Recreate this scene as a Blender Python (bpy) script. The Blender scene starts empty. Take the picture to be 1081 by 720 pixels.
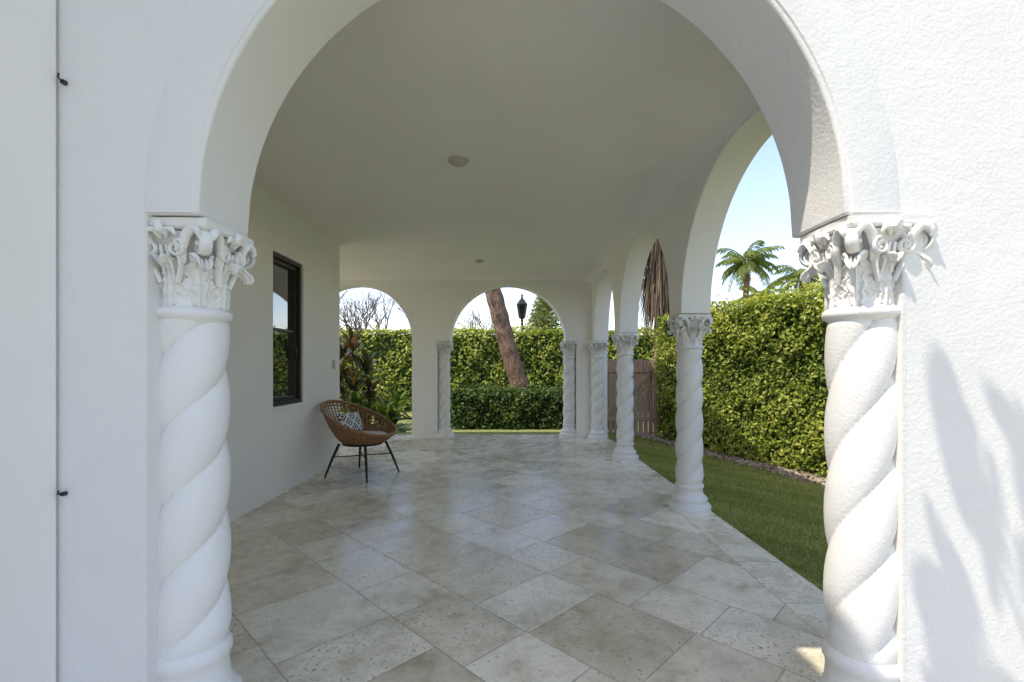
import bpy, math, random
import numpy as np
from mathutils import Vector, Matrix
random.seed(7); rng=np.random.default_rng(7)
S=bpy.context.scene
R=math.radians
AZ,EL=R(28),R(60)
SUND=Vector((math.cos(AZ)*math.cos(EL),math.sin(AZ)*math.cos(EL),-math.sin(EL)))
# ---------------------------------------------------------------- helpers
def link(o,parent=None):
    S.collection.objects.link(o)
    if parent: o.parent=parent
    return o
def empty(name,loc=(0,0,0)):
    e=bpy.data.objects.new(name,None); e.location=loc; return link(e)
def mk(name,v,f,mat=None,smooth=None,parent=None,attr=None):
    me=bpy.data.meshes.new(name)
    v=v.tolist() if isinstance(v,np.ndarray) else v
    f=f.tolist() if isinstance(f,np.ndarray) else f
    me.from_pydata(v,[],f)
    if smooth is not None:
        me.polygons.foreach_set('use_smooth',[True]*len(me.polygons))
        if smooth<180: me.set_sharp_from_angle(angle=R(smooth))
    if attr is not None:
        a=me.attributes.new('rnd','FLOAT','POINT'); a.data.foreach_set('value',np.asarray(attr,dtype=np.float32))
    me.update()
    o=bpy.data.objects.new(name,me)
    if mat: me.materials.append(mat)
    return link(o,parent)
class MB:
    def __init__(s): s.v=[];s.f=[]
    def add(s,v,f):
        n=len(s.v); s.v+= [tuple(p) for p in v]; s.f+=[tuple(i+n for i in q) for q in f]
    def box(s,a,b,M=None):
        x0,y0,z0=a;x1,y1,z1=b
        v=[(x0,y0,z0),(x1,y0,z0),(x1,y1,z0),(x0,y1,z0),(x0,y0,z1),(x1,y0,z1),(x1,y1,z1),(x0,y1,z1)]
        if M: v=[tuple(M@Vector(p)) for p in v]
        s.add(v,[(0,3,2,1),(4,5,6,7),(0,1,5,4),(1,2,6,5),(2,3,7,6),(3,0,4,7)])
    def tube(s,pts,rad,seg=8,flat=1.0,up=None):
        pts=[Vector(p) for p in pts]; n=len(pts)
        if not hasattr(rad,'__len__'): rad=[rad]*n
        v=[];f=[];prev=None
        for i,p in enumerate(pts):
            t=(pts[min(i+1,n-1)]-pts[max(i-1,0)])
            t=t.normalized() if t.length>1e-9 else Vector((0,0,1))
            if up is not None: a=Vector(up)
            elif prev is None: a=Vector((1,0,0)) if abs(t.x)<.8 else Vector((0,1,0))
            else: a=prev
            a=(a-t*a.dot(t)).normalized(); prev=a; b=t.cross(a)
            for k in range(seg):
                w=2*math.pi*k/seg
                v.append(p+a*math.cos(w)*rad[i]*flat+b*math.sin(w)*rad[i])
        for i in range(n-1):
            for k in range(seg):
                k2=(k+1)%seg
                f.append((i*seg+k,i*seg+k2,(i+1)*seg+k2,(i+1)*seg+k))
        f.append(tuple(range(seg))[::-1]); f.append(tuple((n-1)*seg+k for k in range(seg)))
        s.add(v,f)
    def lathe(s,prof,seg=48,c=(0,0,0),close=False):
        v=[];f=[]
        for r,z in prof:
            for k in range(seg):
                w=2*math.pi*k/seg; v.append((c[0]+r*math.cos(w),c[1]+r*math.sin(w),c[2]+z))
        for i in range(len(prof)-1):
            for k in range(seg):
                k2=(k+1)%seg; f.append((i*seg+k,i*seg+k2,(i+1)*seg+k2,(i+1)*seg+k))
        if close:
            f.append(tuple(range(seg))[::-1]); f.append(tuple((len(prof)-1)*seg+k for k in range(seg)))
        s.add(v,f)
    def obj(s,name,mat,smooth=None,parent=None,bevel=0):
        o=mk(name,s.v,s.f,mat,smooth,parent)
        if bevel:
            b=o.modifiers.new('b','BEVEL'); b.width=bevel; b.segments=2; b.limit_method='ANGLE'; b.angle_limit=R(40)
        return o
# ---------------------------------------------------------------- materials
class N:
    def __init__(s,name):
        s.m=bpy.data.materials.new(name); s.m.use_nodes=True; s.t=s.m.node_tree; s.n=s.t.nodes; s.b=s.n['Principled BSDF']
    def new(s,ty,**k):
        n=s.n.new(ty)
        for a,b in k.items(): setattr(n,a,b)
        return n
    def l(s,a,b): s.t.links.new(a,b)
    def math(s,op,a,b=None,c=None,clamp=False):
        n=s.new('ShaderNodeMath',operation=op,use_clamp=clamp)
        for i,x in enumerate((a,b,c)):
            if x is None: continue
            if isinstance(x,(int,float)): n.inputs[i].default_value=x
            else: s.l(x,n.inputs[i])
        return n.outputs[0]
    def pos(s): return s.new('ShaderNodeNewGeometry').outputs['Position']
    def noise(s,vec,scale,detail=4,rough=.55):
        n=s.new('ShaderNodeTexNoise'); n.inputs['Scale'].default_value=scale; n.inputs['Detail'].default_value=detail; n.inputs['Roughness'].default_value=rough
        s.l(vec,n.inputs['Vector']); return n.outputs['Fac']
    def ramp(s,fac,stops):
        n=s.new('ShaderNodeValToRGB'); e=n.color_ramp.elements
        while len(e)<len(stops): e.new(.5)
        for i,(p,c) in enumerate(stops): e[i].position=p; e[i].color=(*c,1) if len(c)==3 else c
        s.l(fac,n.inputs[0]); return n.outputs[0]
    def mix(s,fac,a,b,mode='MIX'):
        n=s.new('ShaderNodeMix',data_type='RGBA',blend_type=mode)
        for i,x in ((0,fac),(6,a),(7,b)):
            if isinstance(x,(int,float)): n.inputs[i].default_value=x
            elif isinstance(x,tuple): n.inputs[i].default_value=(*x,1)
            else: s.l(x,n.inputs[i])
        return n.outputs[2]
    def bump(s,h,strength,dist,nrm=None):
        n=s.new('ShaderNodeBump'); n.inputs['Strength'].default_value=strength; n.inputs['Distance'].default_value=dist
        s.l(h,n.inputs['Height'])
        if nrm: s.l(nrm,n.inputs['Normal'])
        return n.outputs[0]
def stucco(name,c1,c2,fine=90,amp=.002,rough=.85):
    k=N(name); p=k.pos()
    n1=k.noise(p,1.7,5,.65)
    k.l(k.ramp(n1,[(.3,c1),(.7,c2)]),k.b.inputs['Base Color']); k.b.inputs['Roughness'].default_value=rough; k.b.inputs['Specular IOR Level'].default_value=.25
    b1=k.bump(n1,.4,.02); b2=k.bump(k.noise(p,fine,2,.6),.6,amp,b1)
    k.l(b2,k.b.inputs['Normal']); return k.m
def simple(name,c1,c2,scale=20,rough=.6,bump=.002,metal=0,stretch=None):
    k=N(name); p=k.new('ShaderNodeTexCoord').outputs['Object']
    if stretch:
        mp=k.new('ShaderNodeMapping'); mp.inputs['Scale'].default_value=stretch; k.l(p,mp.inputs[0]); p=mp.outputs[0]
    f=k.noise(p,scale,3)
    k.l(k.ramp(f,[(.3,c1),(.7,c2)]),k.b.inputs['Base Color']); k.b.inputs['Roughness'].default_value=rough; k.b.inputs['Metallic'].default_value=metal
    if bump: k.l(k.bump(f,.6,bump),k.b.inputs['Normal'])
    return k.m
def leafmat(name,stops,trans=.35,rough=.5):
    k=N(name); a=k.new('ShaderNodeAttribute',attribute_name='rnd')
    col=k.ramp(a.outputs['Fac'],stops)
    k.l(col,k.b.inputs['Base Color']); k.b.inputs['Roughness'].default_value=rough
    k.b.inputs['Specular IOR Level'].default_value=.3
    t=k.new('ShaderNodeBsdfTranslucent'); k.l(k.mix(1.0,col,(1.4,1.3,.5),'MULTIPLY'),t.inputs['Color'])
    m=k.new('ShaderNodeMixShader'); m.inputs[0].default_value=trans
    k.l(k.b.outputs[0],m.inputs[1]); k.l(t.outputs[0],m.inputs[2]); k.l(m.outputs[0],k.n['Material Output'].inputs[0]); return k.m
def tiles(name,rot,pattern,tx=0,ty=0,SW=.33,SL=.6):
    k=N(name); p=k.pos()
    mp=k.new('ShaderNodeMapping'); mp.inputs['Rotation'].default_value=(0,0,rot); mp.inputs['Location'].default_value=(tx,ty,0)
    k.l(p,mp.inputs[0]); sp=k.new('ShaderNodeSeparateXYZ'); k.l(mp.outputs[0],sp.inputs[0]); U,V=sp.outputs[0],sp.outputs[1]
    def ed(f,s):
        return k.math('MULTIPLY',k.math('MINIMUM',f,k.math('SUBTRACT',1,f)),s)
    if pattern:
        A,B=.62,.42
        q=k.math('DIVIDE',V,A+B); fl=k.math('FLOOR',q); loc=k.math('MULTIPLY',k.math('FRACT',q),A+B)
        isb=k.math('GREATER_THAN',loc,A)
        row=k.math('MULTIPLY_ADD',fl,2,isb)
        vin=k.math('SUBTRACT',loc,k.math('MULTIPLY',isb,A)); wd=k.math('MULTIPLY_ADD',isb,B-A,A)
        ev=k.math('MINIMUM',vin,k.math('SUBTRACT',wd,vin))
        sh=k.math('MULTIPLY',k.math('FRACT',k.math('MULTIPLY',row,.3819)),1.0)
        uq=k.math('ADD',k.math('DIVIDE',U,A+B),sh); ufl=k.math('FLOOR',uq); ul=k.math('MULTIPLY',k.math('FRACT',uq),A+B)
        usb=k.math('GREATER_THAN',ul,A); uin=k.math('SUBTRACT',ul,k.math('MULTIPLY',usb,A)); uw=k.math('MULTIPLY_ADD',usb,B-A,A)
        eu=k.math('MINIMUM',uin,k.math('SUBTRACT',uw,uin))
        ci,cj=k.math('MULTIPLY_ADD',ufl,2,usb),row
    else:
        a,b_=k.math('DIVIDE',U,SW),k.math('DIVIDE',V,SL); ci,cj=k.math('FLOOR',a),k.math('FLOOR',b_)
        eu,ev=ed(k.math('FRACT',a),SW),ed(k.math('FRACT',b_),SL)
    pit=k.noise(p,46,3,.65)
    wob=k.math('MULTIPLY',k.math('SUBTRACT',pit,.5),.006)
    e=k.math('ADD',k.math('MINIMUM',eu,ev),wob)
    cell=k.new('ShaderNodeCombineXYZ'); k.l(ci,cell.inputs[0]); k.l(cj,cell.inputs[1])
    wn=k.new('ShaderNodeTexWhiteNoise',noise_dimensions='3D'); k.l(cell.outputs[0],wn.inputs[0])
    off=k.new('ShaderNodeVectorMath',operation='MULTIPLY_ADD'); k.l(wn.outputs['Color'],off.inputs[0]); off.inputs[1].default_value=(20,20,20); k.l(p,off.inputs[2])
    q=off.outputs[0]; h3=k.new('ShaderNodeSeparateColor'); k.l(wn.outputs['Color'],h3.inputs[0])
    base=k.ramp(wn.outputs['Value'],[(0,(.66,.575,.42)),(.3,(.79,.71,.54)),(.7,(.90,.82,.65)),(1,(.95,.885,.73))])
    mott=k.noise(q,5,6,.72)
    base=k.mix(.95,base,k.ramp(mott,[(.30,(.58,.55,.46)),(.47,(.96,.95,.92)),(.70,(1.1,1.1,1.08))]),'MULTIPLY')
    stain=k.noise(p,.8,5,.7)
    base=k.mix(.6,base,k.ramp(stain,[(.36,(.58,.57,.48)),(.51,(1.04,1.03,1.02))]),'MULTIPLY')
    thr=k.math('SUBTRACT',k.math('SUBTRACT',.755,k.math('MULTIPLY',mott,.20)),k.math('MULTIPLY',h3.outputs[1],.08))
    pm=k.math('MULTIPLY',k.math('SUBTRACT',pit,thr),18,clamp=True)
    base=k.mix(k.math('MULTIPLY',pm,.85),base,(.22,.18,.13))
    g=k.math('SUBTRACT',1,k.math('MULTIPLY',k.math('SUBTRACT',e,.0022),350,clamp=True),clamp=True)
    base=k.mix(k.math('MULTIPLY',g,.6),base,(.30,.26,.20))
    k.l(base,k.b.inputs['Base Color'])
    k.l(k.math('MULTIPLY_ADD',mott,.55,-.01),k.b.inputs['Roughness']); k.b.inputs['Specular IOR Level'].default_value=.6
    h=k.math('SUBTRACT',k.math('SUBTRACT',k.math('MULTIPLY',mott,.15),k.math('MULTIPLY',pm,.5)),g)
    k.l(k.bump(h,.5,.003),k.b.inputs['Normal']); return k.m
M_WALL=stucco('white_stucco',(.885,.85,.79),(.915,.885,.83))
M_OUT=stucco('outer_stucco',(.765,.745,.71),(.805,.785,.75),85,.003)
M_CEIL=stucco('ceiling_plaster',(.88,.83,.75),(.915,.87,.795),60,.0015,.5)
M_COL=stucco('cast_stone_paint',(.79,.77,.725),(.86,.84,.80),110,.003,.8)
M_TILE=tiles('coral_stone_tile',R(45),True,.1,.25)
M_BORD=tiles('coral_border_tile',0,False,-1.62,.2)
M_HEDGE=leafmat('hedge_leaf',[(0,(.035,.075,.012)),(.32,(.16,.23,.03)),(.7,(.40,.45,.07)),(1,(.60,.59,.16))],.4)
M_DARK=leafmat('dark_leaf',[(0,(.022,.05,.01)),(.6,(.06,.11,.02)),(1,(.15,.20,.04))],.25)
M_PALM=leafmat('palm_leaf',[(0,(.09,.14,.03)),(.7,(.20,.25,.06)),(1,(.38,.35,.12))],.35)
M_DEAD=leafmat('dead_frond',[(0,(.08,.055,.03)),(.6,(.19,.14,.09)),(1,(.34,.27,.18))],.15,.8)
M_TI=leafmat('cordyline_leaf',[(0,(.05,.02,.025)),(.4,(.05,.08,.02)),(.8,(.10,.06,.035)),(1,(.18,.10,.06))],.25,.35)
M_GRASS=leafmat('grass_blade',[(0,(.18,.22,.06)),(.5,(.36,.41,.12)),(.85,(.52,.54,.20)),(1,(.66,.58,.36))],.35,.7)
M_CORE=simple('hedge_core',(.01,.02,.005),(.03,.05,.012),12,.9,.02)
M_BARK=simple('bark',(.06,.035,.022),(.27,.17,.11),9,.9,.05,stretch=(2.5,2.5,.9))
M_TWIG=simple('twig',(.12,.09,.08),(.22,.17,.15),12,.9,.01)
M_WOOD=simple('weathered_wood',(.24,.16,.115),(.46,.34,.26),14,.85,.004,stretch=(6,6,.6))
M_BLACK=simple('black_metal',(.012,.012,.013),(.03,.03,.03),40,.45,.0005,.6)
M_BRONZE=simple('bronze_frame',(.018,.013,.01),(.04,.03,.022),30,.4,.0005)
M_RATT=simple('rattan',(.19,.085,.03),(.42,.22,.09),45,.5,.001)
M_CUSH=simple('grey_cushion',(.62,.59,.55),(.74,.71,.67),60,.9,.003)
M_PLAST=simple('aged_plastic',(.50,.47,.40),(.56,.53,.46),10,.4,0)
M_MULCH=simple('mulch',(.20,.15,.10),(.62,.54,.42),28,.95,.03)
k=N('ground_grass'); p=k.pos(); f=k.noise(p,14,4,.7); f2=k.noise(p,.8,2)
gc=k.mix(f2,k.ramp(f,[(.3,(.11,.15,.03)),(.7,(.26,.31,.08))]),k.ramp(f,[(.3,(.19,.18,.07)),(.7,(.36,.38,.14))]))
k.l(gc,k.b.inputs['Base Color']); k.b.inputs['Roughness'].default_value=.95; k.l(k.bump(f,.8,.03),k.b.inputs['Normal']); M_GROUND=k.m
k=N('window_glass'); k.b.inputs['Base Color'].default_value=(.02,.022,.02,1); k.b.inputs['Roughness'].default_value=.03; k.b.inputs['Specular IOR Level'].default_value=1.0; k.b.inputs['Coat Weight'].default_value=1.0; k.b.inputs['Coat Roughness'].default_value=.02; k.b.inputs['Coat IOR'].default_value=2.0
M_GLASS=k.m
k=N('pillow_pattern'); tc=k.new('ShaderNodeTexCoord').outputs['Object']
mp=k.new('ShaderNodeMapping'); mp.inputs['Rotation'].default_value=(0,0,R(45)); mp.inputs['Scale'].default_value=(9,9,9); k.l(tc,mp.inputs[0])
sp=k.new('ShaderNodeSeparateXYZ'); k.l(mp.outputs[0],sp.inputs[0])
a=k.math('ABSOLUTE',k.math('SUBTRACT',k.math('FRACT',sp.outputs[0]),.5)); b=k.math('ABSOLUTE',k.math('SUBTRACT',k.math('FRACT',sp.outputs[1]),.5))
mm=k.math('MAXIMUM',a,b); ring=k.math('GREATER_THAN',k.math('FRACT',k.math('MULTIPLY',mm,4)),.5)
k.l(k.mix(ring,(.03,.03,.035),(.75,.73,.7)),k.b.inputs['Base Color']); k.b.inputs['Roughness'].default_value=.9; M_PIL=k.m

# ---------------------------------------------------------------- arcade walls
SP=1.90
def arcade(name,axis,w0,w1,top,u0,u1,piers,arches,parent,bot=-.08,bevel=.008,mat=None):
    us={u0,u1}
    for a,b in piers: us|={a,b}
    for c,r,h in arches:
        for i in range(73):
            if i in (1,2,70,71): continue
            us.add(round(c-r*math.cos(math.pi*i/72),5))
    us=sorted(x for x in us if u0-1e-6<=x<=u1+1e-6)
    V={};vl=[];F=[]
    def vid(u,z):
        key=(round(u,4),round(z,4))
        if key not in V: V[key]=len(vl); vl.append(key)
        return V[key]
    def zb(u):
        for c,r,h in arches:
            if abs(u-c)<r: return SP+h*math.sqrt(max(0,1-((u-c)/r)**2))
        return SP
    for a,b in zip(us[:-1],us[1:]):
        if b-a<1e-4: continue
        m=(a+b)/2
        if any(p0<m<p1 for p0,p1 in piers):
            F.append((vid(a,bot),vid(b,bot),vid(b,SP),vid(a,SP)))
        F.append((vid(a,zb(a)),vid(b,zb(b)),vid(b,top),vid(a,top)))
    n=len(vl); E={}
    for f in F:
        for i in range(4):
            e=(f[i],f[(i+1)%4]); E[e]=1
    faces=[]
    for f in F: faces.append(f); faces.append(tuple(i+n for i in f[::-1]))
    for (i,j) in E:
        if (j,i) not in E: faces.append((j,i,i+n,j+n))
    if axis=='x': v=[(u,w0,z) for u,z in vl]+[(u,w1,z) for u,z in vl]
    else: v=[(w0,u,z) for u,z in vl]+[(w1,u,z) for u,z in vl]
    import bmesh
    o=mk(name,v,faces,mat or M_WALL,30,parent)
    bm=bmesh.new(); bm.from_mesh(o.data); bmesh.ops.recalc_face_normals(bm,faces=bm.faces)
    bmesh.ops.dissolve_limit(bm,angle_limit=R(.05),verts=bm.verts,edges=bm.edges)
    bm.to_mesh(o.data); bm.free()
    bv=o.modifiers.new('b','BEVEL'); bv.width=bevel; bv.segments=3; bv.limit_method='ANGLE'; bv.angle_limit=R(45)
    return o
house=empty('white_stucco_house')
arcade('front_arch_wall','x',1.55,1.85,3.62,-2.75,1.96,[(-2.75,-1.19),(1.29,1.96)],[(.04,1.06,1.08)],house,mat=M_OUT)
arcade('side_arcade_wall','y',1.61,1.89,3.60,1.80,9.32,[(1.80,2.15)],[(3.3,1.15,1.17),(5.87,1.10,1.17),(8.16,.89,1.16)],house)
arcade('far_arch_wall','x',9.30,9.60,3.61,-7.2,1.92,[(-7.2,-6.9),(-4.5,-4.08),(-1.92,-1.42),(1.31,1.92)],[(-5.6,1.08,1.10),(-3.0,1.08,1.10),(-.03,1.13,1.10)],house)
b=MB(); n=80
v=[];f=[]
for i in range(n+1):
    w=math.pi*i/n
    for r,y in ((1.075,1.551),(1.080,1.545),(1.225,1.545),(1.240,1.551)):
        v.append((.04+r*math.cos(w),y,SP+.004+r*1.01*math.sin(w)))
for i in range(n):
    for j in range(3): f.append((i*4+j,i*4+j+1,(i+1)*4+j+1,(i+1)*4+j))
f+= [(0,1,2,3),(n*4+3,n*4+2,n*4+1,n*4)]
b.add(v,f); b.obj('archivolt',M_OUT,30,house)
wy0,wy1,wz0,wz1=5.03,5.77,.965,2.64
def holewall():
    b=MB(); X0,X1=-2.76,-2.51
    ys=[1.80,wy0,wy1,7.0]; zs=[-.08,wz0,wz1,3.4]
    vid={};vl=[]
    def g(i,j):
        if (i,j) not in vid: vid[(i,j)]=len(vl); vl.append((ys[i],zs[j]))
        return vid[(i,j)]
    F=[(g(i,j),g(i+1,j),g(i+1,j+1),g(i,j+1)) for i in range(3) for j in range(3) if (i,j)!=(1,1)]
    n=len(vl);E=set((f[i],f[(i+1)%4]) for f in F for i in range(4)); fs=[]
    for f in F: fs+= [f,tuple(i+n for i in f[::-1])]
    for i,j in E:
        if (j,i) not in E: fs.append((j,i,i+n,j+n))
    b.add([(X1,y,z) for y,z in vl]+[(X0,y,z) for y,z in vl],fs)
    b.obj('inner_wall',M_WALL,None,house,.008)
holewall()
b=MB(); b.box((-6.9,6.75,-.08),(-2.765,6.99,3.4)); b.obj('return_wall',M_WALL,None,house,.008)
b=MB(); b.box((-5.5,2,-.05),(-5.4,6.75,3.3)); b.obj('room_wall',M_WALL,None,house)
b=MB(); b.box((-7.1,1.7,3.36),(1.80,9.45,3.58)); b.obj('roof_slab',M_WALL,None,house)
b=MB(); b.box((-6.5,-5,-.08),(-1.47,1.542,5.7)); b.obj('left_wing',M_WALL,None,house,.01)
b=MB(); b.box((-1.40,1.50,3.63),(2.01,1.90,3.70)); b.box((1.56,1.91,3.61),(1.94,9.25,3.68)); b.obj('parapet_coping',M_WALL,None,house,.02)
xs=np.concatenate([np.linspace(-7.0,-2.4,20),np.linspace(-2.35,1.0,50),np.linspace(1.02,1.66,34)]); ys=np.concatenate([np.linspace(1.8,8.5,90),np.linspace(8.53,9.36,34)])
v=[]
for y in ys:
    for x in xs:
        z=3.2
        for dd,w in ((1.615-x,.26),(9.305-y,.34)):
            t=max(0,min(1,dd/w)); z-=.12*(1-math.sqrt(1-(1-t)**2))
        z+=.014*math.sin(x*2.3+y*.9)*math.sin(y*1.7-x)+.008*math.sin(x*5.1+1)*math.sin(y*3.3)
        z-=.06*math.exp(-((x-1.2)/.55)**2)*(.5+.5*math.sin(y*2.5))*max(0,min(1,(y-4)/3))
        v.append((x,y,z))
W=len(xs); f=[(j*W+i,(j+1)*W+i,(j+1)*W+i+1,j*W+i+1) for j in range(len(ys)-1) for i in range(W-1)]
mk('ceiling',v,f,M_CEIL,180,house)
b=MB(); b.box((-7.0,1.8,3.26),(1.62,9.32,3.35)); b.obj('ceiling_deck',M_CEIL,None,house)
win=MB()
def fr(y0,y1,z0,z1,t,x0,x1):
    win.box((x0,y0,z0),(x1,y0+t,z1)); win.box((x0,y1-t,z0),(x1,y1,z1)); win.box((x0,y0+t,z0),(x1,y1-t,z0+t)); win.box((x0,y0+t,z1-t),(x1,y1-t,z1))
fr(wy0+.002,wy1-.002,wz0+.002,wz1-.002,.045,-2.66,-2.535)
fr(wy0+.05,wy1-.05,wz0+.05,wz1-.05,.045,-2.64,-2.57)
win.box((-2.63,wy0+.095,1.80),(-2.58,wy1-.095,1.83)); win.box((-2.57,wy1-.12,1.5),(-2.545,wy1-.10,1.64))
win.obj('window_frame',M_BRONZE,None,house,.004)
b=MB(); b.box((-2.62,wy0+.09,wz0+.09),(-2.61,wy1-.09,wz1-.09)); b.obj('window_glass',M_GLASS,None,house)
b=MB(); b.box((-2.60,wy0-.01,wz0-.03),(-2.492,wy1+.01,wz0+.004)); b.obj('window_sill',M_WALL,None,house,.006)
b=MB(); b.box((-2.512,6.70,1.37),(-2.494,6.78,1.49)); b.box((-2.494,6.73,1.41),(-2.487,6.75,1.45)); b.obj('light_switch',M_PLAST,None,None,.003)
for X,Y in ((-.45,4.13),(-.51,8.0)):
    b=MB(); b.lathe([(.0,-.050),(.03,-.048),(.055,-.038),(.066,-.020),(.07,-.014),(.085,-.014),(.092,-.004),(.092,.03)],32,(X,Y,3.2)); b.obj('ceiling_light',M_PLAST,60)
# small cable hooks left in the corner joint
b=MB()
for z in (2.32,.98):
    b.box((-1.458,1.535,z),(-1.446,1.552,z+.012)); b.tube([(-1.452,1.538,z+.006),(-1.452,1.522,z+.010),(-1.445,1.518,z+.022)],.003,6)
b.obj('wall_hooks',M_BRONZE)
# ---------------------------------------------------------------- floor and ground
g=MB(); g.add([(-400,-400,-.06),(400,-400,-.06),(400,400,-.06),(-400,400,-.06)],[(0,1,2,3)]); g.obj('ground',M_GROUND)
b=MB(); b.box((-7.2,-5,-.12),(1.62,9.75,0)); b.obj('terrace_floor',M_TILE)
b=MB(); b.box((1.6205,-5,-.12),(1.955,9.75,.001)); b.obj('terrace_border',M_BORD,None,None,.006)
# ---------------------------------------------------------------- columns
def capital(b,skip=()):
    b.lathe([(.108,-.02),(.116,-.012),(.132,0),(.137,.012),(.133,.024),(.120,.034),(.112,.04),(.108,.10),(.108,.17),(.114,.22),(.130,.262),(.150,.29),(.155,.30)],48)
    pts=[];n=14
    for q in range(4):
        for i in range(n):
            a=-math.pi/4+q*math.pi/2+(math.pi/2)*i/n; t=i/n
            rr=.216-.058*math.sin(math.pi*t)**.7 if i else .218
            pts.append((rr*math.cos(a),rr*math.sin(a)))
    m=len(pts); prof=[(.90,.304),(.97,.309),(1.0,.317),(.98,.325),(.985,.331),(.99,.345)]
    v=[(x*s,y*s,z) for s,z in prof for x,y in pts]
    f=[(i*m+k,i*m+(k+1)%m,(i+1)*m+(k+1)%m,(i+1)*m+k) for i in range(len(prof)-1) for k in range(m)]
    f.append(tuple(range(m))[::-1]); f.append(tuple((len(prof)-1)*m+k for k in range(m)))
    b.add(v,f)
    Z=Vector((0,0,1))
    def spiral(ang,rc,zc,r0,turns,wid,th,side=0,start=()):
        d=Vector((math.cos(ang),math.sin(ang),0)); t=Vector((-d.y,d.x,0)); pts=[];rad=[]; n=int(26*turns)
        for s in start: pts.append(d*s[0]+t*side*s[2]+Z*s[1]); rad.append(th)
        for i in range(n+1):
            q=i/n; w=math.pi*.5-2*math.pi*turns*q; r=r0*(1-.80*q)
            if side==0: p=d*(rc+r*math.cos(w))+Z*(zc+r*math.sin(w))
            else: p=d*rc+t*side*(.045+r*math.cos(w))+Z*(zc+r*math.sin(w))
            pts.append(p); rad.append(th*(1-.35*q))
        b.tube(pts,rad,8,flat=wid/th,up=t if side==0 else d)
        if side==0: c=d*rc+Z*zc; b.tube([c-t*wid*1.15,c-t*wid*.9,c+t*wid*.9,c+t*wid*1.15],[.005,.011,.011,.005],10)
    def acanthus(ang,z0,h,wd,out0,curl,tip):
        nv,nu=40,21; d=Vector((math.cos(ang),math.sin(ang),0)); t=Vector((-d.y,d.x,0)); ctr=[]
        r=.116+out0; z=z0; L=h*1.35/nv
        for i in range(nv+1):
            q=i/nv; e=R(88)-R(tip)*max(0,(q-curl)/(1-curl))**1.3; ctr.append((r,z,e))
            r+=math.cos(e)*L; z+=math.sin(e)*L
        v=[]
        for i,(r,z,e) in enumerate(ctr):
            q=i/nv; env=(.75+.35*math.sin(math.pi*min(1,q*1.25)))*(1 if q<.75 else math.sqrt(max(.01,1-((q-.75)/.26)**2)))
            lobe=.62+.38*abs(math.sin(q*math.pi*4.5+.3))**.7; w=wd*env*lobe
            for j in range(nu):
                s=(j/(nu-1)-.5)*2; nr=d*math.sin(e)-Z*math.cos(e)
                dep=-.018*s*s+.0070*math.cos(s*13)*(1-abs(s)*.4)+.006*math.sin(q*28+abs(s)*3)*abs(s)
                v.append(d*r+Z*(z+.012*abs(s))+t*(s*w)+nr*dep)
        f=[(i*nu+j,i*nu+j+1,(i+1)*nu+j+1,(i+1)*nu+j) for i in range(nv) for j in range(nu-1)]
        k0=len(v); back=[]
        for i,(r,z,e) in enumerate(ctr):
            nr=d*math.sin(e)-Z*math.cos(e)
            for j in range(nu): back.append(v[i*nu+j]-nr*(.003 if j in(0,nu-1) or i in (0,nv) else .010))
        f2=[tuple(q+k0 for q in x[::-1]) for x in f]; v=v+back
        for i in range(nv): f2+=[(i*nu,(i+1)*nu,(i+1)*nu+k0,i*nu+k0),((i+1)*nu-1,(i+2)*nu-1,(i+2)*nu-1+k0,(i+1)*nu-1+k0)]
        for j in range(nu-1): f2.append((nv*nu+j,nv*nu+j+1,nv*nu+j+1+k0,nv*nu+j+k0))
        b.add(v,f+f2)
    for q in range(4):
        a=math.pi/4+q*math.pi/2
        if q not in skip:
            spiral(a,.172,.258,.045,1.8,.022,.0085,0,[(.115,.12,0),(.120,.18,0),(.13,.24,0),(.15,.285,0)])
            acanthus(a,.035,.165,.048,.003,.50,200)
            d=Vector((math.cos(a),math.sin(a),0)); t=Vector((-d.y,d.x,0))
            for sg in (-1,1):
                b.tube([d*.125+t*sg*.05+Z*.19,d*.145+t*sg*.058+Z*.24,d*.162+t*sg*.052+Z*.285,d*.182+t*sg*.038+Z*.308,d*.202+t*sg*.028+Z*.300,d*.212+t*sg*.022+Z*.282,d*.205+t*sg*.02+Z*.27],[.006,.012,.014,.014,.012,.009,.005],8,1.3)
        a=q*math.pi/2; d=Vector((math.cos(a),math.sin(a),0)); t=Vector((-d.y,d.x,0))
        acanthus(a,.035,.135,.042,.002,.62,150)
        for sgn in (-1,1):
            spiral(a,.150,.238,.031,1.6,.015,.0068,sgn,[(.118,.12,.03),(.13,.18,.05)])
            b.tube([d*.12+t*sgn*.018+Z*.15,d*.135+t*sgn*.012+Z*.20,d*.15+t*sgn*.010+Z*.25],[.005,.009,.005],8)
            b.tube([d*.15+t*sgn*.008+Z*.275,d*.166+t*sgn*.022+Z*.300,d*.170+t*sgn*.042+Z*.300,d*.166+t*sgn*.052+Z*.282],[.006,.012,.010,.004],8)
        c=d*.160+Z*.300
        b.tube([c-d*.01-Z*.012,c+d*.012,c+d*.020+Z*.016,c+d*.012+Z*.03],[.008,.017,.014,.005],8)
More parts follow.
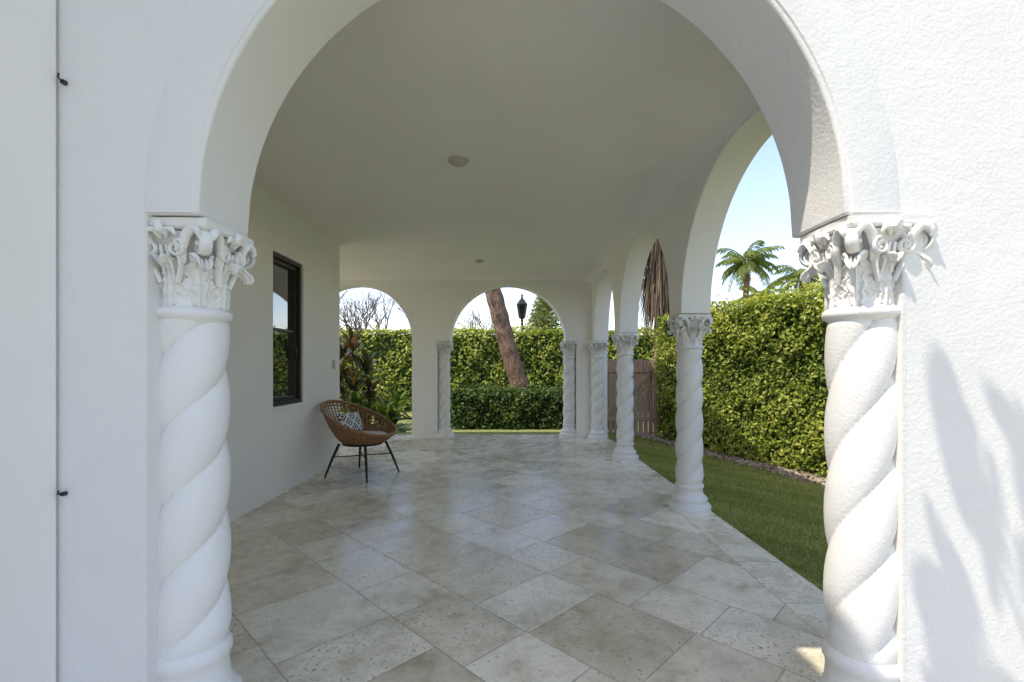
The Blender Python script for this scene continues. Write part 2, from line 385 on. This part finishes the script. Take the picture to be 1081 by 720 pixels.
def colmesh(name,nl,P,bh,ph=0,skip=(),rows=190,seg=96,zs=0.0):
    b=MB(); Rr=.130; zt=1.585; v=[]
    for i in range(rows+1):
        z=bh+(zt-bh)*i/rows
        fade=max(0,min(1,(z-bh)/.05,(zt-z)/.04))
        for k_ in range(seg):
            th=2*math.pi*k_/seg; s=abs(math.sin(nl*(th-2*math.pi*z/P+ph)/2))
            r=Rr*(1-.22*fade*(1-s**.50)) - .012*(1-fade)
            r*=1-.05*(z-bh)/(zt-bh)
            v.append((r*math.cos(th),r*math.sin(th),z))
    f=[(i*seg+k_,i*seg+(k_+1)%seg,(i+1)*seg+(k_+1)%seg,(i+1)*seg+k_) for i in range(rows) for k_ in range(seg)]
    b.add(v,f)
    s=bh/.26
    b.lathe([(.112,.262*s),(.126,.255*s),(.134,.243*s),(.134,.23*s),(.125,.222*s),(.123,.20*s),(.129,.17*s),(.141,.15*s),(.156,.142*s),(.166,.13*s),(.168,.115*s),(.158,.10*s),(.156,.092*s),(.163,.082*s),(.186,.075*s),(.198,.06*s),(.199,.04*s),(.190,.022*s),(.192,.016*s),(.201,.012*s),(.201,-.02)],64)
    c=MB(); capital(c,skip); b.add([(x,y,z*.935+1.572) for x,y,z in c.v],c.f)
    return mk(name,b.v,b.f,M_COL,50)
a=colmesh('twisted_column',2,.52,.41,.6,(1,2)); a.location=(-1.150,1.716,0); a.scale=(.95,.95,1)
a=colmesh('twisted_column.001',3,.84,.41,.9,(0,)); a.location=(1.246,1.675,0); a.scale=(.89,.89,1)
a=colmesh('twisted_column.002',2,.50,.27,.2); a.location=(1.752,4.62,0)
for i,(x,y) in enumerate(((1.735,7.12),(1.70,9.15),(-1.31,9.45),(1.19,9.45))):
    o=bpy.data.objects.new('twisted_column.%03d'%(i+3),a.data); o.location=(x,y,0); o.rotation_euler.z=i*math.pi/2; link(o)
# ---------------------------------------------------------------- foliage tools
def leaves(C,size,nrm=None,spread=.9,aspect=.5,attr=None,jit=.35):
    n=len(C); d=rng.normal(size=(n,3))
    if nrm is not None: d=nrm+spread*d*.6
    d/=np.linalg.norm(d,axis=1)[:,None]
    u=rng.normal(size=(n,3)); u-=d*np.sum(u*d,1)[:,None]; u/=np.linalg.norm(u,axis=1)[:,None]
    w=np.cross(d,u); s=size*(1+jit*rng.uniform(-1,1,n))[:,None]
    A=C-u*s*.5; B=C+w*s*aspect*.5+d*s*.08; D=C-w*s*aspect*.5+d*s*.08; E=C+u*s*.5
    V=np.stack([A,B,E,D],1).reshape(-1,3)
    F=np.arange(4*n).reshape(n,4)
    r=rng.uniform(0,1,n) if attr is None else attr
    return V,F,np.repeat(r,4)
def wob(p,s=1.0):
    x,y,z=p[:,0]*s,p[:,1]*s,p[:,2]*s
    return (np.sin(x*2.1+y*1.3)*np.sin(z*2.7+x)+.6*np.sin(x*5.3-z*3.1+y*4.2)+.4*np.sin(y*9.1+z*8.3+x*7))/2
def hedge(name,p0,p1,thick,h,n,size,mat,amp=.07,hz=-.06):
    p0=np.array(p0);p1=np.array(p1); L=np.linalg.norm(p1-p0); t=(p1-p0)/L; nn=np.array([-t[1],t[0]])
    root=empty(name)
    ar=np.array([L*h,L*h*.25,L*thick,thick*h,thick*h]); ar/=ar.sum(); ch=rng.choice(5,n,p=ar)
    u=rng.uniform(0,L,n); z=rng.uniform(0,1,n)*h; w=rng.uniform(0,thick,n)
    N3=np.zeros((n,3)); dep=rng.exponential(.06,n)
    sel=ch==0; w[sel]=0; N3[sel,:2]=-nn
    sel=ch==1; w[sel]=thick; N3[sel,:2]=nn
    sel=ch==2; z[sel]=h; N3[sel,2]=1
    sel=ch==3; u[sel]=0; N3[sel,:2]=-t
    sel=ch==4; u[sel]=L; N3[sel,:2]=t
    P=np.zeros((n,3)); P[:,:2]=p0+t*u[:,None]+nn*w[:,None]; P[:,2]=z
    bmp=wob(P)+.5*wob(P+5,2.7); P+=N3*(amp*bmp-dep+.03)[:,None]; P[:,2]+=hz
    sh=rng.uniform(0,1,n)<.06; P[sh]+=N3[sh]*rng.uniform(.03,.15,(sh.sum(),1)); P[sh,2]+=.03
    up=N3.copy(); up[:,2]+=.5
    # shade put into leaf tone: hollows and inner leaves darker, top paler; new shoots paler
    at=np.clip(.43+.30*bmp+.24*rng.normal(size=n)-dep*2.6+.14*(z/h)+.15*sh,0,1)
    V,F,A=leaves(P,size,up,1.05,.55,at)
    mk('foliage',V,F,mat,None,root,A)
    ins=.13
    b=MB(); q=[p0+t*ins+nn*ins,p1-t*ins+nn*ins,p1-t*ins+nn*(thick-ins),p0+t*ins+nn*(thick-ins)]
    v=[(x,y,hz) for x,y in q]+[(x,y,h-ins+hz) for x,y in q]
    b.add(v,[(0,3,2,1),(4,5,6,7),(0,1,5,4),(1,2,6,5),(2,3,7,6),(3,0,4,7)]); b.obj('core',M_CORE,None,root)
    s=MB()
    for i in range(int(L*5)):
        uu=random.uniform(.1,L-.1); ww=random.uniform(.05,.3); q=p0+t*uu+nn*ww
        s.tube([(q[0],q[1],hz-.02),(q[0]+random.uniform(-.05,.05),q[1]+random.uniform(-.05,.05),.45)],[.014,.009],5)
    s.obj('stems',M_TWIG,None,root)
    return root
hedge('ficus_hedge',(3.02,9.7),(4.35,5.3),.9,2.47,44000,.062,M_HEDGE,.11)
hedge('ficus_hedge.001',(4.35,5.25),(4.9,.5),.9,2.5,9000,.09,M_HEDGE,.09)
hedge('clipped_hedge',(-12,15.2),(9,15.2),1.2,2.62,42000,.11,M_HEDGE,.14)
hedge('low_hedge',(-1.35,11.0),(2.4,11.0),1.1,.86,14000,.08,M_DARK,.07)
def fxedge(y): return np.where(y>5.3,4.35-(y-5.3)*(1.33/4.4),4.35+(5.3-y)*.1)-.40
n=100000; Y=rng.uniform(2.2,10.2,n); X=1.97+rng.uniform(0,1,n)*(fxedge(Y)+rng.normal(0,.06,n)-1.97)
hgt=rng.uniform(.015,.042,n); w=rng.uniform(.003,.0055,n); th=rng.uniform(0,2*np.pi,n)
P=np.stack([X,Y,np.full(n,-.056)],1); du=np.stack([np.cos(th),np.sin(th),np.zeros(n)],1)*w[:,None]
le=rng.normal(0,.02,(n,2)); tip=P.copy(); tip[:,:2]+=le; tip[:,2]+=hgt
V=np.stack([P-du,P+du,tip],1).reshape(-1,3); at=np.clip(.5+.25*rng.normal(size=n)+.28*wob(P,2.2),0,1)
mk('lawn_grass',V,np.arange(3*n).reshape(n,3),M_GRASS,None,None,np.repeat(at,3))
v=[];f=[]
yy=np.linspace(-2,10.4,60)
for y in yy:
    e=float(fxedge(np.array(y))); v+=[(e-.04+.05*math.sin(y*5),y,-.052),(e+.2,y,-.035),(e+1.2,y,-.03)]
for i in range(len(yy)-1): f+=[(i*3,i*3+1,i*3+4,i*3+3),(i*3+1,i*3+2,i*3+5,i*3+4)]
mk('mulch_bed',v,f,M_MULCH)
n=2200; Y=rng.uniform(3,10,n); C=np.stack([fxedge(Y)+rng.uniform(-.12,.5,n),Y,rng.uniform(-.035,-.01,n)],1)
V,F,A=leaves(C,.05,np.tile([0,0,1.],(n,1)),.5,.5); mk('fallen_leaves',V,F,M_DEAD,None,None,A)
# ---------------------------------------------------------------- palms
def frond(root,az,L,droop,up,nl,ll,lw,V,F,A,rb):
    d=Vector((math.cos(az),math.sin(az),0)); n=14; p=Vector(root); pts=[p.copy()]
    for i in range(n):
        e=up-droop*((i+1)/n)**1.4
        p=p+(d*math.cos(e)+Vector((0,0,math.sin(e))))*L/n; pts.append(p.copy())
    rb.tube(pts,[.03*(1-.85*i/n)*L/2.5 for i in range(n+1)],5)
    side=Vector((-d.y,d.x,0)); base=random.uniform(.1,.9)
    for j in range(nl):
        t=.12+.88*(j+random.random()*.5)/nl; i=min(int(t*n),n-1); fr=t*n-i; q=pts[i].lerp(pts[i+1],min(fr,1)); tg=(pts[i+1]-pts[i]).normalized()
        for s in (-1,1):
            l=ll*(math.sin(math.pi*(.12+.8*t))**.6)*random.uniform(.85,1.1)
            dr=(side*s*.75+tg*.55+Vector((0,0,-.35-.3*random.random()))).normalized()
            m=q+dr*l*.5; e=q+(dr+Vector((0,0,-.25))).normalized()*l; wv=tg*lw*.5
            k0=len(V); V+= [tuple(q-wv*.5),tuple(q+wv*.5),tuple(m+wv),tuple(e),tuple(m-wv)]
            F.append((k0,k0+1,k0+2,k0+3,k0+4)); A+= [min(1,max(0,base*.6+.3*random.random()))]*5
def palm(name,loc,H,L,nf,nl=26,lean=(0,0),ll=.55,lw=.06):
    root=empty(name); V=[];F=[];A=[]; rb=MB(); tr=MB()
    x,y=loc; pts=[(x+lean[0]*t*t,y+lean[1]*t*t,-.1+(H+.1)*t) for t in [i/12 for i in range(13)]]
    tr.tube(pts,[.20-.07*i/12+(.06 if i==0 else 0) for i in range(13)],12); tr.obj('trunk',M_BARK,60,root)
    for i in range(nf):
        az=i*2.399+random.uniform(-.2,.2); u=R(75)-R(95)*(i/nf)
        frond(pts[-1],az,L*random.uniform(.85,1.1),R(random.uniform(75,105)),u,nl,ll,lw,V,F,A,rb)
    mk('fronds',V,F,M_PALM,None,root,A); rb.obj('rachis',M_PALM,None,root)
palm('coconut_palm',(12.6,25.5),6.9,2.0,26,26,(.2,0),.55,.06)
palm('coconut_palm.001',(17.0,28.0),6.6,2.2,18,22,(.3,0),.6,.07)
palm('coconut_palm.002',(21.0,40.0),7.2,2.6,18,20,(.3,0),.7,.10)
def skirtpalm():
    root=empty('fan_palm'); x,y=3.95,12.3; tr=MB(); tr.tube([(x,y,-.1),(x,y,2),(x+.03,y,5.2)],[.26,.2,.2],12); tr.obj('trunk',M_BARK,60,root)
    V=[];F=[];A=[]
    for i in range(1500):
        az=random.uniform(0,2*math.pi); z=random.uniform(3.2,5.2); r=.2+.6*random.random(); l=random.uniform(.6,1.1)
        a=Vector((x+math.cos(az)*r*.7,y+math.sin(az)*r*.7,z)); e=a+Vector((math.cos(az)*.18,math.sin(az)*.18,-l)); s=Vector((-math.sin(az),math.cos(az),0))*.018
        k0=len(V); V+=[tuple(a-s),tuple(a+s),tuple(e+s*.3),tuple(e-s*.3)]; F.append((k0,k0+1,k0+2,k0+3)); A+=[random.random()*.7]*4
    mk('dead_skirt',V,F,M_DEAD,None,root,A)
    V=[];F=[];A=[]
    for i in range(26):
        az=i*2.4; u=R(80)-R(110)*i/26; d=Vector((math.cos(az)*math.cos(u),math.sin(az)*math.cos(u),math.sin(u))); c=Vector((x,y,5.3))+d*.9
        s=d.cross(Vector((0,0,1))).normalized(); w=s.cross(d)
        for j in range(15):
            th=-1.3+2.6*j/14; q=(d*math.cos(th)+s*math.sin(th)); e=c+q*.7+Vector((0,0,-.12)); m=c+q*.4; t=q.cross(w)*.03
            k0=len(V); V+=[tuple(c),tuple(m+t),tuple(e),tuple(m-t)]; F.append((k0,k0+1,k0+2,k0+3)); A+=[random.random()*.8]*4
    mk('fans',V,F,M_PALM,None,root,A)
skirtpalm()
def tree_lean():
    root=empty('leaning_tree'); t=MB(); n=40; pts=[];rad=[]
    for i in range(n+1):
        q=i/n; z=-.1+4.9*q; pts.append((.60-.32*z-.05*math.sin(q*6),12.6,z)); rad.append((.245-.03*q+.12*max(0,.08-q)*8)*(1+.05*math.sin(i*1.7)))
    t.tube(pts,rad,18)
    top=Vector(pts[-1]); cl=[]
    for i in range(9):
        az=i*.75; p=top.copy(); l=[p.copy()]; d=Vector((math.cos(az),math.sin(az),.9)).normalized()
        for j in range(6):
            d=(d+Vector((random.uniform(-.3,.3),random.uniform(-.3,.3),random.uniform(-.15,.2)))).normalized(); p=p+d*.42; l.append(p.copy())
            if j>2: cl.append(p.copy())
        t.tube(l,[.13,.10,.08,.06,.045,.03,.02],8)
    t.obj('trunk',M_BARK,60,root)
    C=np.concatenate([np.array(c)+rng.normal(0,.42,(120,3)) for c in cl]); V,F,A=leaves(C,.15,None,.9,.5); mk('foliage',V,F,M_DARK,None,root,A)
tree_lean()
def bare(name,loc,H,seed,rad=.16):
    random.seed(seed); root=empty(name); t=MB()
    def br(p,d,l,r,dep):
        pts=[p];q=p;dd=d
        for i in range(4):
            dd=(dd+Vector((random.uniform(-.25,.25),random.uniform(-.25,.25),random.uniform(-.08,.16)))).normalized(); q=q+dd*l/4; pts.append(q)
        t.tube(pts,[r,r*.9,r*.8,r*.7,r*.6],4 if dep>1 else 8)
        if dep<6:
            for i in range(3 if dep<4 else 2):
                nd=(dd+Vector((random.uniform(-1,1),random.uniform(-1,1),random.uniform(-.3,.6)))*.75).normalized()
                br(pts[random.choice((2,3,4))] if i else q,nd,l*.74,r*.6,dep+1)
    br(Vector((*loc,-.1)),Vector((0,0,1)),H*.3,rad,0); t.obj('branches',M_TWIG,None,root); random.seed(seed+1)
bare('bare_tree',(-6.4,22),6.0,3); bare('bare_tree.001',(-5.4,24),6.4,11); bare('bare_tree.002',(-9,24),6.5,21); bare('bare_tree.003',(-1.6,28),5.6,5)
def conifer():
    root=empty('norfolk_pine'); x,y,H=2.1,29,6.1; t=MB(); t.tube([(x,y,-.1),(x,y,H)],[.16,.02],8); C=[]
    for i in range(20):
        z=1.2+(H-1.3)*i/20; r=2.1*(1-(z-.8)/(H-.5))**.9+.1
        for j in range(9):
            az=j*.698+i*.4; e=(x+math.cos(az)*r,y+math.sin(az)*r,z+.12*r); t.tube([(x,y,z),e],[.03,.01],4)
            m=int(60*r)+10; q=rng.uniform(.15,1,m)[:,None]; C.append(np.array((x,y,z))*(1-q)+np.array(e)*q+rng.normal(0,.08,(m,3)))
    t.obj('trunk',M_BARK,None,root); C=np.concatenate(C); V,F,A=leaves(C,.17,None,.9,.35); mk('foliage',V,F,M_PALM,None,root,A)
conifer()
def lamp():
    root=empty('lamp_post'); x,y=.47,18.0; b=MB()
    b.lathe([(.14,-.06),(.14,.25),(.09,.35),(.055,.5),(.045,2.9),(.07,2.95),(.05,3.0),(.05,3.2),(.13,3.26)],12,(x,y,0))
    b.lathe([(.13,3.26),(.20,3.72),(.22,3.75),(.20,3.79),(.10,3.93),(.05,3.98),(.03,4.06),(.045,4.1),(.0,4.2)],6,(x,y,0))
    b.obj('post',M_BLACK,30,root)
lamp()
def gate():
    root=empty('wooden_gate'); b=MB(); y=10.1; x=2.0
    while x<3.1:
        w=.095; b.box((x,y,-.03),(x+w,y+.02,1.55+random.uniform(-.015,.015))); x+=w+.012
    b.obj('pickets',M_WOOD,None,root,.004)
    b=MB(); b.box((1.98,y-.035,.25),(3.1,y-.003,.34)); b.box((1.98,y-.035,1.28),(3.1,y-.003,1.37))
    M=Matrix.Translation((2.5,y-.02,.81))@Matrix.Rotation(R(-42),4,'Y'); b.box((-.66,-.014,-.045),(.66,.014,.045),M)
    b.box((1.88,y-.06,-.06),(1.98,y+.04,1.7)); b.box((3.1,y-.06,-.06),(3.2,y+.04,1.7)); b.obj('frame',M_WOOD,None,root,.004)
gate()
def swordplant(name,loc,heads,mat,ll,lw,n=34):
    root=empty(name); V=[];F=[];A=[]; st=MB()
    for hx,hy,hz in heads:
        c=Vector((loc[0]+hx,loc[1]+hy,hz)); st.tube([(loc[0]+hx*.4,loc[1]+hy*.4,-.06),(loc[0]+hx*.8,loc[1]+hy*.8,hz*.5),c],[.025,.02,.018],6)
        for i in range(n):
            az=i*2.4; e0=R(80)-R(110)*i/n; L=ll*random.uniform(.8,1.1); d=Vector((math.cos(az),math.sin(az),0)); s=Vector((-d.y,d.x,0)); p=c-Vector((0,0,.25*i/n)); k0=len(V); m=6; r=random.random()
            for j in range(m+1):
                t=j/m; w=lw*math.sin(math.pi*min(1,.12+.88*t))**.7*.5 if t<1 else .002
                V+= [tuple(p-s*w),tuple(p+s*w)]; A+=[r,r]; e=e0-1.3*t*t; p=p+(d*math.cos(e)+Vector((0,0,math.sin(e))))*L/m
            F+=[(k0+2*j,k0+2*j+1,k0+2*j+3,k0+2*j+2) for j in range(m)]
    mk('leaves',V,F,mat,180,root,A); st.obj('stems',M_TWIG,None,root)
swordplant('cordyline_plant',(-3.75,11.3),[(0,0,1.9),(.3,.1,1.35),(-.3,.1,1.6),(.1,-.3,.95),(.45,-.1,.7),(-.2,-.3,1.2)],M_TI,.62,.10)
swordplant('philodendron',(-2.95,10.7),[(-.3,0,.25),(.05,.1,.2),(-.5,-.1,.5),(.25,.2,.12)],M_DARK,.6,.14,28)
swordplant('philodendron.001',(-2.5,13.2),[(-.6,0,.3),(.1,.1,.25),(.8,-.1,.3)],M_DARK,.6,.13,30)
def banana():
    root=empty('shade_tree'); V=[];F=[];A=[]; st=MB(); base=Vector((-.5,-1.3,-.06)); rr=random.Random(4)
    tg=[(1.46,1.16,2.7,.9,.12,.30),(1.56,.86,2.6,.2,.11,.30),(1.68,1.08,2.9,-.5,.10,.28),(1.44,.52,2.75,1.3,.09,.26),(1.9,.95,2.5,.4,.13,.34),(1.74,.62,2.6,.9,.08,.26)]
    for i in range(26):
        tg.append((rr.uniform(1.36,2.0),rr.uniform(.15,1.3),rr.uniform(2.5,3.0),rr.uniform(-1,2),rr.uniform(.025,.055),rr.uniform(.12,.2)))
    fork=Vector((-.3,-.5,2.6)); st.tube([base,Vector((-.5,-1.2,1.2)),fork],[.09,.075,.06],10)
    for i,(tx,tz,t,az,ww,L) in enumerate(tg):
        c=Vector((tx,1.55,tz))-SUND*t
        mid=fork.lerp(c,.5)+Vector((0,0,.12)); st.tube([fork,mid,c],[.03,.012,.004] if i<6 else [.012,.006,.003],5)
        d=Vector((math.cos(az)*.6,.5,-.9+.3*math.sin(az))).normalized(); s=d.cross(Vector((.3,-.9,.3))).normalized(); k0=len(V); m=12
        for j in range(m+1):
            q=j/m; w=ww*math.sin(math.pi*(.04+.94*q))**.6; p=c+d*L*(q-.5); V+= [tuple(p-s*w),tuple(p+Vector((0,0,-.01))),tuple(p+s*w)]; A+=[.5]*3
        for j in range(m):
            F+=[(k0+3*j,k0+3*j+1,k0+3*j+4,k0+3*j+3),(k0+3*j+1,k0+3*j+2,k0+3*j+5,k0+3*j+4)]
    mk('leaves',V,F,M_DARK,180,root,A); st.obj('stems',M_BARK,None,root)
banana()
# ---------------------------------------------------------------- chair
def chair():
    root=empty('rattan_chair',(-1.90,6.13,0)); root.rotation_euler.z=R(-22); root.scale=(1.02,1.02,1.02)
    def sf(ph,t):
        back=(1-math.cos(ph))/2
        zr=.53+.39*back**1.15; z=.40+(zr-.40)*t**1.45
        r=.17+.26*t**.75; cxx=-.02-.07*back*t
        return (cxx+r*1.02*math.cos(ph),r*1.0*math.sin(ph),z)
    b=MB()
    for i in range(96):
        ph=2*math.pi*i/96; tw=.12 if i%2 else -.12
        b.tube([sf(ph+tw*(t/9),t/9) for t in range(10)],.0065,4)
    for j in range(20):
        t=j/20+.02; b.tube([sf(2*math.pi*i/60,t) for i in range(61)],.0055,4)
    for rr in (.03,.06,.09,.12,.15): b.tube([(-.02+rr*math.cos(2*math.pi*i/30),rr*math.sin(2*math.pi*i/30),.40) for i in range(31)],.009,5)
    b.obj('woven_shell',M_RATT,180,root)
    b=MB(); b.tube([sf(2*math.pi*i/72,1.0) for i in range(73)],.018,8); b.tube([sf(2*math.pi*i/72,.93) for i in range(73)],.007,6); b.obj('rim',M_RATT,180,root)
    b=MB()
    for sx in (-1,1):
        for sy in (-1,1):
            b.tube([(sx*.20,sy*.20,.41),(sx*.26,sy*.26,.22),(sx*.32,sy*.32,0)],[.017,.016,.011],10)
    b.tube([(.24*math.cos(2*math.pi*i/40),.24*math.sin(2*math.pi*i/40),.405) for i in range(41)],.012,8)
    b.tube([(-.25,-.25,.25),(.25,.25,.25)],.007,8); b.tube([(-.25,.25,.255),(.25,-.25,.255)],.007,8)
    b.obj('legs',M_BLACK,60,root)
    b=MB(); pr=[]
    for i in range(13):
        a=-math.pi/2+math.pi*i/12; pr.append((max(.001,.245+.045*math.cos(a)) if 0<i<12 else .22,.485+.042*math.sin(a)))
    pr=[(.001,.445)]+pr+[(.12,.533),(.001,.53)]
    b.lathe(pr,40,(.03,0,0)); b.obj('seat_cushion',M_CUSH,180,root)
    v=[];nn=18
    for s in (1,-1):
        for i in range(nn):
            for j in range(nn):
                u=i/(nn-1)*2-1;w=j/(nn-1)*2-1
                th=.055*((1-u**4)*(1-w**4))**.5
                v.append((.20*u*(1-.07*(1-w*w)),.135*w*(1-.07*(1-u*u)),s*th))
    f=[(i*nn+j,(i+1)*nn+j,(i+1)*nn+j+1,i*nn+j+1) for i in range(nn-1) for j in range(nn-1)]
    f+=[tuple(nn*nn+q for q in t[::-1]) for t in f]
    o=mk('lumbar_pillow',v,f,M_PIL,180,root)
    o.matrix_local=Matrix.Translation((-.21,.02,.655))@Matrix.Rotation(R(-22),4,'Y')@Matrix(((0,0,1,0),(1,0,0,0),(0,1,0,0),(0,0,0,1)))
chair()
# ---------------------------------------------------------------- light, sky, camera
sl=bpy.data.lights.new('sun','SUN'); sl.energy=5; sl.angle=R(.5); sl.color=(1,.92,.81)
so=bpy.data.objects.new('sun',sl); so.rotation_euler=SUND.to_track_quat('-Z','Y').to_euler(); so.location=(-6,-2,12); link(so)
w=bpy.data.worlds.new('World'); S.world=w; w.use_nodes=True; nt=w.node_tree
sk=nt.nodes.new('ShaderNodeTexSky'); sk.sky_type='NISHITA'; sk.sun_disc=False; sk.sun_elevation=EL; sk.sun_rotation=math.atan2(-SUND.x,-SUND.y)
sk.air_density=1.0; sk.dust_density=.9; sk.ozone_density=2.0
wb=nt.nodes.new('ShaderNodeMix'); wb.data_type='RGBA'; wb.blend_type='MULTIPLY'; wb.inputs[0].default_value=1; wb.inputs[7].default_value=(1.12,.955,.90,1)
bg=nt.nodes['Background']; bg.inputs[1].default_value=.42; nt.links.new(sk.outputs[0],wb.inputs[6]); nt.links.new(wb.outputs[2],bg.inputs[0])
cd=bpy.data.cameras.new('camera'); cd.sensor_width=36; cd.lens=500/1081*36; cd.shift_x=.0023; cd.shift_y=.025; cd.clip_start=.05; cd.clip_end=1500
co=bpy.data.objects.new('camera',cd); co.location=(0,0,1.4); co.rotation_euler=(R(90),0,0); link(co); S.camera=co
S.view_settings.view_transform='Standard'; S.view_settings.look='None'; S.view_settings.exposure=0
